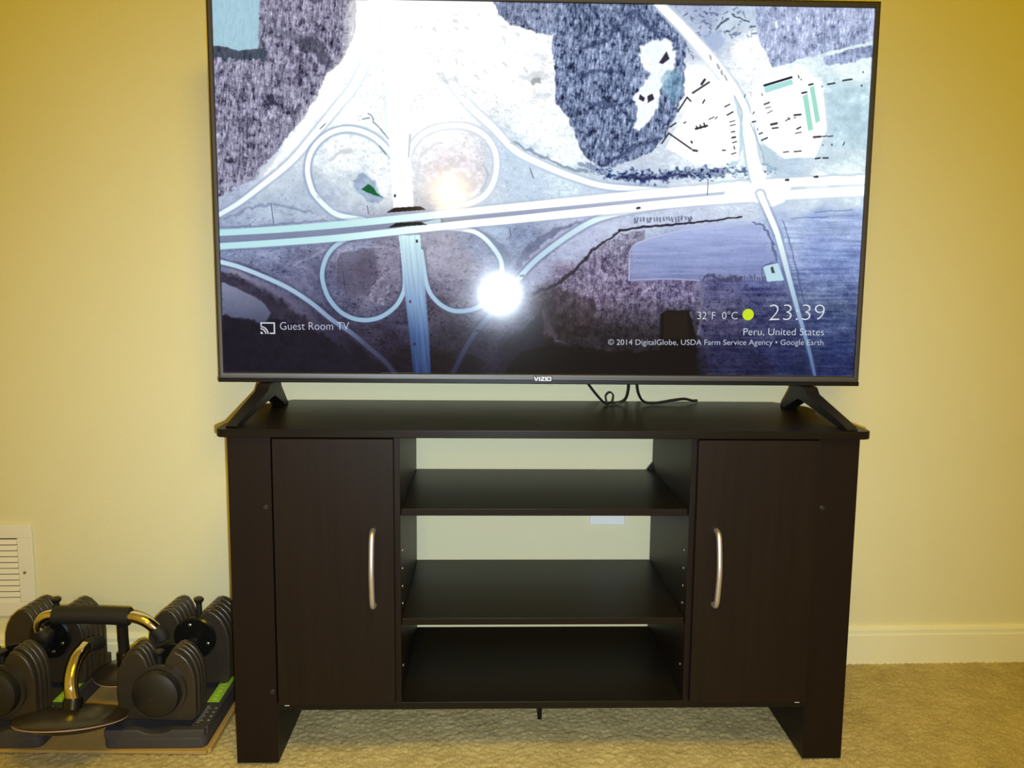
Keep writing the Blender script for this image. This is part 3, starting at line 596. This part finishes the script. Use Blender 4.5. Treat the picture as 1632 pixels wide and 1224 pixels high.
for a, b_, w_ in (((1278, 148), (1285, 146.5), 3), ((1289, 135), (1295, 133.5), 3), ((1104, 148), (1130, 131), 3), ((1118, 134), (1123, 127), 4), ((1095, 155), (1080, 178), 2.6), ((1095, 155), (1101, 161), 2.4), ((1066, 212), (1055, 228), 2.6), ((1066, 212), (1102, 237), 2.6), ((1068, 202), (1077, 196), 2.6), ((1105, 239), (1111, 240), 3.5), ((1102, 225), (1103, 227), 3), ((1109, 205), (1127, 200), 3.4), ((1110, 201), (1112, 205), 2.4), ((1116, 199), (1117, 204), 2.4), ((1122, 196), (1124, 202), 2.4), ((1120, 164), (1123, 159), 2.4), ((1090, 196), (1093, 194), 2), ((1130, 190), (1138, 186), 1.6), ((1140, 189), (1143, 186), 1.6),
                 ((1155, 170), (1163, 166), 2), ((1159, 183), (1168, 178), 2.4), ((1163, 194), (1171, 192), 1.5), ((1164, 200), (1172, 198), 1.5), ((1166, 210), (1171, 209), 2), ((1167, 219), (1172, 218), 3), ((1168, 227), (1174, 225), 1.8), ((1170, 233), (1171, 237), 2), ((1166, 245), (1173, 243), 1.8), ((1152, 239), (1156, 239), 2.2),
                 ((1200, 181), (1202, 178), 1.6), ((1199, 194), (1204, 193), 2.4), ((1207, 204), (1208, 207), 1.2), ((1210, 213), (1215, 211), 2.2), ((1214, 223), (1223, 219), 2.4), ((1218, 166), (1226, 163), 2.4), ((1220, 172), (1228, 170), 1.2), ((1223, 180), (1231, 176), 1.2), ((1229, 198), (1238, 196), 3.6), ((1231, 204), (1240, 203), 2.4), ((1252, 192), (1259, 188), 1.6), ((1256, 187), (1258, 190), 1.6), ((1266, 183), (1276, 182), 3), ((1266, 187), (1268, 187), 1.6), ((1270, 205), (1276, 202), 2.4), ((1268, 212), (1277, 210), 1.6), ((1272, 120), (1273, 124), 1.8), ((1276, 126), (1277, 127), 1.6),
                 ((1297, 218), (1308, 217), 3.2), ((1311, 217), (1318, 216), 1.8), ((1320, 217), (1327, 216), 1.8), ((1249, 242), (1257, 241), 1.8), ((1266, 241), (1277, 240), 2), ((1300, 252), (1307, 251), 2.6), ((1312, 251), (1320, 251), 2.4), ((1312, 230), (1311, 231), 1.4), ((1326, 229), (1326, 231), 1.8), ((1344, 231), (1346, 226), 1.6), ((1319, 134), (1330, 132), 2.6), ((1343, 128), (1357, 126), 2.6), ((1310, 138), (1310, 137), 1.8), ((1375, 114), (1375, 115), 2), ((1373, 136), (1373, 136), 3), ((1215, 152), (1214, 149), 1.4), ((1188, 150), (1186, 155), 1.2)):
    stroke([a, b_], w_, (34, 40, 50), .9, 1)
for (x, y) in ((1098, 80), (1132, 92), (1144, 106), (1150, 116), (1156, 124), (1103, 90)): stroke([(x - 1, y - 3), (x + 1.5, y + 3)], 2.6, (90, 104, 116), .6, 2, .5)
for k in range(110):
    x = rnd.uniform(680, 880); y = rnd.uniform(20, 235)
    if y > 60 + (x - 680) * .95 + 60 and x < 760: continue
    stroke([(x, y), (x + rnd.uniform(2, 8), y + rnd.uniform(1, 5))], rnd.uniform(1.2, 3), (196, 206, 206), rnd.uniform(.2, .6), 2, 1)
for (x, y, r_) in ((845, 122, 12), (862, 118, 12), (865, 150, 10), (715, 125, 10), (860, 90, 10)): stroke([(x - r_, y), (x + r_, y + 3)], r_, (206, 214, 222), .45, 9, 2)
fill([(842, 128), (858, 122), (860, 132), (848, 136)], (130, 138, 140), .6, 2, 1.5)
IMG = np.clip(IMG, 0, 255)
LIN = lin(IMG / 255.0)
lumi = LIN.mean(2, keepdims=True)
LIN = LIN * (1 + .35 * np.clip((lumi - .8) / .2, 0, 1))          # highlights run brighter than paper white
im = bpy.data.images.new('broadcast_picture', IW, IH, float_buffer=True); im.colorspace_settings.name = 'Linear Rec.709'
buf = np.ones((IH, IW, 4), np.float32); buf[..., :3] = LIN
im.pixels.foreach_set(buf.ravel()); im.update(); im.pack()
m = bpy.data.materials.new('lit_screen'); m.use_nodes = True; nt = m.node_tree; b = nt.nodes['Principled BSDF']
b.inputs['Base Color'].default_value = (.004, .004, .005, 1); b.inputs['Roughness'].default_value = .11; b.inputs['Specular IOR Level'].default_value = .26
ti = nt.nodes.new('ShaderNodeTexImage'); ti.image = im; ti.extension = 'EXTEND'
nt.links.new(ti.outputs[0], b.inputs['Emission Color']); b.inputs['Emission Strength'].default_value = 1.12
M_screen = m
me = bpy.data.meshes.new('screen')
me.from_pydata([(-SW / 2, 0, SZ), (SW / 2, 0, SZ), (SW / 2, 0, SZ + SH), (-SW / 2, 0, SZ + SH)], [], [(0, 1, 2, 3)])
uv = me.uv_layers.new(name='uv'); uv.data.foreach_set('uv', [0, 0, 1, 0, 1, 1, 0, 1]); me.materials.append(M_screen)
scr = bpy.data.objects.new('screen', me); C.objects.link(scr); scr.parent = tv

def glow(name, col, s=1.0):
    m = bpy.data.materials.new(name); m.use_nodes = True; b = m.node_tree.nodes['Principled BSDF']
    b.inputs['Base Color'].default_value = (.004, .004, .005, 1); b.inputs['Roughness'].default_value = .11
    b.inputs['Emission Color'].default_value = (*col, 1); b.inputs['Emission Strength'].default_value = s
    return m
G_white = glow('lit_lettering', (.80, .86, .93)); G_soft = glow('lit_small_lettering', (.62, .68, .84)); G_sun = glow('lit_sun_icon', (.66, .88, .02))
def scr_xy(px, py):
    s_, t_ = to_screen(px, py); return (s_ - .5) * SW, SZ + t_ * SH
def text_mesh(body, size, offset=0.0, squeeze=1.0):
    cu = bpy.data.curves.new('t', 'FONT'); cu.body = body; cu.size = size; cu.offset = offset; cu.resolution_u = 4
    o = bpy.data.objects.new('t', cu); C.objects.link(o)
    dg = bpy.context.evaluated_depsgraph_get(); me = bpy.data.meshes.new_from_object(o.evaluated_get(dg))
    bpy.data.objects.remove(o); n = len(me.vertices); v_ = np.zeros(n * 3, np.float32); me.vertices.foreach_get('co', v_); v_ = v_.reshape(-1, 3)
    return me, v_
def put_text(name, body, x0p, x1p, basep, heightp, m, parent, offset=0.0, y=-.0004, cap='H'):
    """fit the lettering between two columns with its baseline on a row"""
    me, v_ = text_mesh(body, 1.0, offset)
    xa, za = scr_xy(x0p, basep); xb, zb = scr_xy(x1p, basep + (0))
    _, zt = scr_xy((x0p + x1p) / 2, basep - heightp); _, zm = scr_xy((x0p + x1p) / 2, basep)
    sx = (xb - xa) / (v_[:, 0].max() - v_[:, 0].min()); sz = (zt - zm) / .72
    out = np.stack([xa + (v_[:, 0] - v_[:, 0].min()) * sx, np.full(len(v_), y), za + (zb - za) * (v_[:, 0] - v_[:, 0].min()) * sx / (xb - xa) + v_[:, 1] * sz], 1)
    me.vertices.foreach_set('co', out.ravel().astype(np.float32)); me.name = name; me.update()
    me.materials.clear(); me.materials.append(m)
    o = bpy.data.objects.new(name, me); C.objects.link(o); o.parent = parent; return o
put_text('caption', 'Guest Room TV', 447, 557, 525.5, 13.0, G_soft, scr, -.012)
put_text('temperature', '32\u00b0F  0\u00b0C', 1112.5, 1176.5, 508, 12.5, G_white, scr, -.014)
put_text('clock', '23:39', 1227, 1315, 509.5, 27, G_white, scr, -.022)
put_text('caption', 'Peru, United States', 1186, 1314.5, 533.5, 12.0, G_white, scr, -.014)
put_text('caption', '\u00a9 2014 DigitalGlobe, USDA Farm Service Agency \u2022 Google Earth', 970, 1313.5, 549, 9.0, G_soft, scr, -.008)
xs_, zs_ = scr_xy(1193.5, 500.5); rs = scr_xy(1202.5, 500.5)[0] - xs_
part('sun_icon', MB().lathe([(rs, 0), (rs * .97, -.0004)], (xs_, -.0001, zs_), 'y', 40), G_sun, scr)
# cast icon: broken frame and three arcs
ic = MB(); ux = (scr_xy(439, 520)[0] - scr_xy(416, 520)[0]) / 23.0
def ibox(a0, b0, a1, b1):   # in icon pixels, origin bottom left of icon at (416,532)
    xo, zo = scr_xy(416, 532); ic.box(xo + a0 * ux, xo + a1 * ux, -.0005, -.0001, zo + b0 * ux, zo + b1 * ux)
ibox(0, 16.5, 23, 18.5); ibox(21, 0, 23, 16.5); ibox(0, 13.5, 2, 16.5); ibox(14.5, 0, 21, 2)
xo, zo = scr_xy(416, 532)
for r0, r1 in ((7.2, 9.0), (10.8, 12.6)):
    pts_ = [(xo + r * ux * math.sin(a), zo + r * ux * math.cos(a)) for r, rng_ in ((r0, range(0, 11)), (r1, range(10, -1, -1))) for a in [math.pi / 2 * q / 10 for q in rng_]]
    ic.prism(pts_, -.0005, -.0001, 'y')
ic.prism([(xo, zo)] + [(xo + 3.6 * ux * math.sin(math.pi / 2 * q / 8), zo + 3.6 * ux * math.cos(math.pi / 2 * q / 8)) for q in range(9)], -.0005, -.0001, 'y')
part('cast_icon', ic, glow('lit_icon', (.72, .76, .84)), scr)

# maker's letters on the lower bezel
lg = MB(); lx, lz, lh, ly = -.0165 + .0025, SZ - .0120, .0072, -.0078
def bar(x0, z0, x1, z1, t=.0011):
    d = Vector((x1 - x0, z1 - z0)); nn = Vector((-d.y, d.x)).normalized() * t / 2
    lg.prism([(lx + x0 + nn.x, lz + z0 + nn.y), (lx + x1 + nn.x, lz + z1 + nn.y), (lx + x1 - nn.x, lz + z1 - nn.y), (lx + x0 - nn.x, lz + z0 - nn.y)], ly, ly + .0012, 'y')
bar(0, lh, .0040, 0); bar(.0034, 0, .0074, lh); bar(.0100, 0, .0100, lh)
bar(.0126, lh - .0005, .0196, lh - .0005); bar(.0196, lh - .0005, .0126, .0006); bar(.0126, .0005, .0198, .0005)
bar(.0222, 0, .0222, lh); bar(.0250, 0, .0250, lh); bar(.0318, 0, .0318, lh); bar(.0245, .0005, .0323, .0005); bar(.0245, lh - .0005, .0323, lh - .0005)
part('logo_letters', lg, M_logo, tv)
part('logo_plate', MB().box(lx - .002, lx + .034, ly + .001, -.001, lz - .0022, lz + lh + .0018), M_tvface, tv, .001)

# legs: inverted V blades standing on the console
def tv_leg(xc, splay):
    yo = 1.551
    prof = [(1.5700, .0555), (1.5320, .0555), (1.5200, .0430), (1.372, .0085), (1.360, .0030), (1.360, 0), (1.400, 0), (1.430, .0045), (1.545, .0280), (1.562, .0280), (1.618, .0050), (1.625, 0), (1.652, 0), (1.652, .0040), (1.614, .0420), (1.608, .0555), (1.606, .0775), (1.5740, .0775)]
    mb = MB(); A = []; B = []
    for y, z in prof:
        f_ = max(0, (.05 - z) / .05) * (1 if y < 1.53 else -.3)
        xm = xc + splay * f_; t = .0125 - .003 * f_
        A.append(mb.bm.verts.new((xm - t, y - yo, z))); B.append(mb.bm.verts.new((xm + t, y - yo, z)))
    n = len(prof); mb.bm.faces.new(A); mb.bm.faces.new(B[::-1])
    for i in range(n): mb.bm.faces.new((A[i], B[i], B[(i + 1) % n], A[(i + 1) % n]))
    return part('leg', mb, M_tvblack, tv, .002)
tv_leg(-.425 - .1039, -.008); tv_leg(.6235 - .1039, .008)

# cables
def tagcable(P, label, r=.0026):
    return tag(part('cable', MB().tube(spline(P, 10), r, 10), M_cable, smooth=True), label, 'cable')
zc = ZT + .0030
tagcable([(.181, 1.605, .690), (.200, 1.612, .660), (.222, 1.628, .632), (.243, 1.650, .611), (.256, 1.660, zc + .001), (.272, 1.662, zc + .0006), (.286, 1.656, .618), (.2895, 1.640, .640), (.2875, 1.625, .670), (.286, 1.612, .692)], 'black cable hanging in a loop behind the television, the left of two')
tagcable([(.302, 1.612, .692), (.303, 1.622, .665), (.309, 1.636, .637), (.322, 1.650, .616), (.340, 1.657, zc + .001), (.362, 1.662, zc + .002), (.392, 1.668, .6155), (.416, 1.678, .6165), (.436, 1.690, zc + .002), (.448, 1.702, zc + .001)], 'black cable curving along the console top behind the television, the right of two')
tag(part('cable_tie', MB().tube(spline([(.247, 1.6475, .612), (.2445, 1.648, .626), (.252, 1.650, .6335), (.2605, 1.652, .628), (.2585, 1.655, .613), (.251, 1.652, .6100), (.2440, 1.648, .6105)], 8), .0017, 8), M_cable, smooth=True), 'small twist tie knotted round the looped cable on the console top', 'cable tie')

# ------------------------------------------------------------------ corner with the weights
cb_ = thing('cardboard_sheet', 'flat brown cardboard sheet on the carpet under the dumbbell trays', 'cardboard', (-.75, 1.55, 0))
part('sheet', MB().prism([(-.38, -.140), (.243, -.157), (.243, .128), (-.38, .128)], 0, .0055, 'z'), M_card, cb_, .0008)
part('folded_flap', MB().prism([(.2445, -.155), (.2500, -.150), (.2500, .126), (.2445, .128)], -.001, .0085, 'z'), M_card, cb_, .001)

# tray + dumbbell ------------------------------------------------------
def make_tray(loc, label):
    """local: x -.093 .. .093, y 0 (front) .. .290, z 0 .. .036"""
    t = thing('dumbbell_tray', label, 'weight tray', loc, 0, None)
    W = .093; L = .290
    def rr(w_, y0, y1, r):
        return arc(-w_ + r, y0 + r, r, 180, 270, 5) + arc(w_ - r, y0 + r, r, 270, 360, 5) + arc(w_ - r, y1 - r, r, 0, 90, 5) + arc(-w_ + r, y1 - r, r, 90, 180, 5)
    part('base', MB().prism(rr(W, 0, L, .014), 0, .022, 'z'), M_tray, t, .003)
    part('side_rail', MB().box(-W, -W + .012, .012, L - .012, .020, .036), M_tray, t, .003)
    part('side_rail', MB().box(W - .033, W, .012, L - .012, .020, .036), M_tray, t, .003)
    # front rail dips under the dial
    fp = [(-W + .003, .020), (-W + .003, .036), (-.030, .036), (-.018, .031), (-.008, .0285), (.012, .0285), (.022, .031), (.032, .036), (W - .003, .036), (W - .003, .020)]
    part('front_rail', MB().prism(fp, .0, .016, 'y'), M_tray, t, .0025)
    part('rear_rail', MB().box(-W + .003, W - .003, L - .018, L, .020, .050), M_tray, t, .003)
    part('label_strip', MB().box(W - .031, W - .008, .100, .250, .0358, .0366), M_lime, t)
    st = MB()
    rr_ = random.Random(2)
    for k in range(9):
        y = .108 + k * .0155; x = W - .024
        st.box(x, x + .0085, y, y + .0013, .0366, .0369); 
        if k % 2: st.box(x, x + .0012, y, y + .007, .0366, .0369)
        else: st.box(x, x + .0085, y + .005, y + .0063, .0366, .0369)
        if k % 3: st.box(x + .0073, x + .0085, y, y + .0063, .0366, .0369)
    part('label_print', st, M_limep, t)
    tk = MB()
    for k in range(9):
        y = .026 + k * .0072; tk.box(W - .026, W - .026 + (.010 if k % 2 else .006), y, y + .0012, .0359, .0363)
        if k % 2: tk.box(W - .008, W - .004, y - .001, y + .002, .0359, .0363)
    part('scale_marks', tk, M_tick, t)
    return t
def plate_outline():
    half = [(.070, .0), (.0770, .006), (.0795, .020), (.0800, .076), (.0785, .096), (.0730, .114), (.0640, .129), (.0520, .140), (.0400, .1445), (.0300, .141), (.0215, .130), (.0150, .112), (.0100, .092), (.0080, .072)]
    return half + [(-x, z) for x, z in reversed(half)]
FR_ = (-.098, -.0855, -.0730, -.0605)         # front stack, four plates; the rear stack has five
def make_dumbbell(loc, label, rz):
    t = thing('adjustable_dumbbell', label, 'dumbbell', loc, rz, None)
    first = None
    for k, (yy, th) in enumerate([(y, .0115) for y in FR_] + [(.046 + .0172 * q, .0158) for q in range(5)]):
        mb = MB().prism(plate_outline(), 0, th, 'y')
        o = part('weight_plate', mb, M_iron, t, .0044, seg=3); o.location = (0, yy, 0)
        if k == 0: o.scale = (.92, 1, .93)
        if 0 < k < 4: o.scale = (.95, 1, .965)
        if k >= 4: o.scale = (1.04, 1, 1.07)
    # bar and textured grip
    part('handle', MB().lathe([(.012, -.060), (.012, -.040), (.0155, -.034), (.0175, 0), (.0155, .030), (.012, .034), (.012, .060)], (.010, 0, .088), 'y', 24), M_knob, t, smooth=True)
    for e, yi_, yo_, zz in ((-1, -.0490, -.098, .085), (1, .046, .1308, .098)):
        part('inner_flange', MB().lathe([(.043, yi_ + e * .001), (.043, yi_ - e * .0015), (.040, yi_ - e * .0045), (.018, yi_ - e * .0060)], (.014, 0, zz), 'y', 40), M_flange, t, smooth=True)
        for q in (1.85, -.35, 3.5, 5.0):
            part('screw', MB().lathe([(.0036, yi_), (.0036, yi_ - e * .0062), (.0020, yi_ - e * .0072)], (.014 + .029 * math.cos(q), 0, zz + .029 * math.sin(q)), 'y', 10), M_steel, t, smooth=True)
        part('dial_collar', MB().lathe([(.048, yo_), (.048, yo_ + e * .006)], (.010, 0, .063), 'y', 40), M_iron, t, smooth=True)
        part('dial', MB().lathe([(.0435, yo_ + e * .006), (.0440, yo_ + e * .016), (.0420, yo_ + e * .021), (.034, yo_ + e * .025), (.018, yo_ + e * .028), (.006, yo_ + e * .029)], (.007, 0, .061), 'y', 48), M_knob, t, smooth=True)
        part('dial_screw', MB().lathe([(.0050, yo_ + e * .0285), (.0040, yo_ + e * .0310), (.0015, yo_ + e * .0312)], (.005, 0, .057), 'y', 14), M_cap, t, smooth=True)
        yp, zt = (-.072, .124) if e < 0 else (.075, .1670)
        part('locking_pin', MB().lathe([(.0056, .066), (.0056, zt - .008), (.0092, zt - .004), (.0098, zt), (.0070, zt + .0022), (.002, zt + .0012)], (-.004 if e < 0 else .012, yp, 0), 'z', 20), M_knob, t, smooth=True)
    return t
def copy_tree(o, parent=None):
    c = o.copy(); C.objects.link(c); c.parent = parent
    for ch in [q for q in bpy.data.objects if q.parent == o]: copy_tree(ch, c)
    return c
TX, TY = -.6030, 1.402
tray = make_tray((TX, TY, .0058), 'grey plastic dumbbell tray beside the console, lime label on its right rail')
db = make_dumbbell((TX, 1.530, .0424), 'black adjustable dumbbell beside the console with a locking pin in view', -.055)
tray2 = copy_tree(tray); tray2.location = (TX - .2985, TY + .004, .0058); tray2['label'] = 'grey plastic dumbbell tray at the left edge, mostly hidden by the round stand'
db2 = copy_tree(db); db2.location = (TX - .2900, 1.534, .0424); db2.rotation_euler = (0, 0, -.075); db2['label'] = 'black adjustable dumbbell below the wall register at the left edge'

# push-up stands
def disc(t, cx, cy, r, z):
    part('disc', MB().lathe([(r * .985, z - .002), (r, z + .0015), (r * .96, z + .004), (r * .7, z + .010), (r * .35, z + .0145), (.018, z + .016)], (cx, cy, 0), 'z', 56), M_disc, t, smooth=True)
    part('rim_band', MB().lathe([(r * .95, z - .0045), (r * .993, z - .0035), (r * .993, z - .0018)], (cx, cy, 0), 'z', 56), M_disc_rim, t, smooth=True)
fs = thing('push_up_stand', 'push-up stand in front with a round black disc and bent chrome tube', 'push-up stand', (-.737, 1.376, .0640))
fs.rotation_euler = (-.29, .0, 0)
disc(fs, 0, 0, .0925, .016)
part('swivel_base', MB().lathe([(.062, 0), (.066, .004), (.066, .013)], (0, 0, 0), 'z', 40), M_flange, fs, smooth=True)
part('collar', MB().lathe([(.0185, .028), (.0160, .031), (.0160, .0475), (.0145, .050)], (0, 0, 0), 'z', 28), M_flange, fs, smooth=True)
part('tube', MB().tube(spline([(0, 0, .045), (-.006, .000, .070), (-.009, .008, .095), (-.008, .022, .116), (-.004, .042, .132)], 10), .0120, 20), M_chrome, fs, smooth=True)
part('grip', MB().tube(spline([(-.0045, .040, .1305), (-.002, .058, .1340), (-.002, .085, .132)], 8), .0130, 20), M_foam, fs, smooth=True)

rs_ = thing('push_up_stand', 'push-up stand lying across the dumbbells, black foam grip between chrome bends', 'push-up stand', (-.740, 1.600, .0450))
disc(rs_, 0, 0, .060, .012)
part('swivel_base', MB().lathe([(.040, 0), (.045, .004), (.045, .009)], (0, 0, 0), 'z', 36), M_flange, rs_, smooth=True)
part('collar', MB().lathe([(.0165, .026), (.0150, .029), (.0150, .052), (.0130, .055)], (0, 0, 0), 'z', 28), M_flange, rs_, smooth=True)
part('tube', MB().tube(spline([(0, 0, .050), (.0, -.003, .085), (.004, -.014, .125), (.016, -.060, .156)], 8), .0105, 18), M_disc, rs_, smooth=True)
GY_ = 1.534 - 1.600; zo_ = -.0490
gl, gr = (-.838 + .738, GY_, .2100 + zo_), (-.692 + .738, GY_ - .004, .2080 + zo_)
part('grip', MB().tube([gl, ((gl[0] * .5 + gr[0] * .5), GY_, (gl[2] + gr[2]) / 2 + .0008), gr], .0172, 24), M_foam, rs_, smooth=True)
part('tube', MB().tube(spline([(gl[0] + .01, GY_, gl[2]), (gl[0] - .010, GY_, gl[2] - .001), (gl[0] - .024, GY_, gl[2] - .008), (gl[0] - .030, GY_, gl[2] - .022), (gl[0] - .026, GY_, gl[2] - .036)], 8), .0108, 18), M_chrome, rs_, smooth=True)
part('tube', MB().tube(spline([(gr[0] - .01, GY_ - .004, gr[2]), (gr[0] + .012, GY_ - .004, gr[2] - .002), (gr[0] + .034, GY_ - .004, gr[2] - .012), (gr[0] + .054, GY_ - .004, gr[2] - .030)], 8), .0112, 18), M_chrome, rs_, smooth=True)
part('end_cap', MB().tube(spline([(gl[0] - .027, GY_, gl[2] - .030), (gl[0] - .021, GY_, gl[2] - .042), (gl[0] - .009, GY_, gl[2] - .046)], 6), [.0150] * 12 + [.012], 18), M_foam, rs_, smooth=True)
part('end_cap', MB().tube(spline([(gr[0] + .048, GY_ - .004, gr[2] - .024), (gr[0] + .058, GY_ - .004, gr[2] - .036), (gr[0] + .062, GY_ - .004, gr[2] - .048)], 6), [.0140] * 12 + [.012], 18), M_foam, rs_, smooth=True)
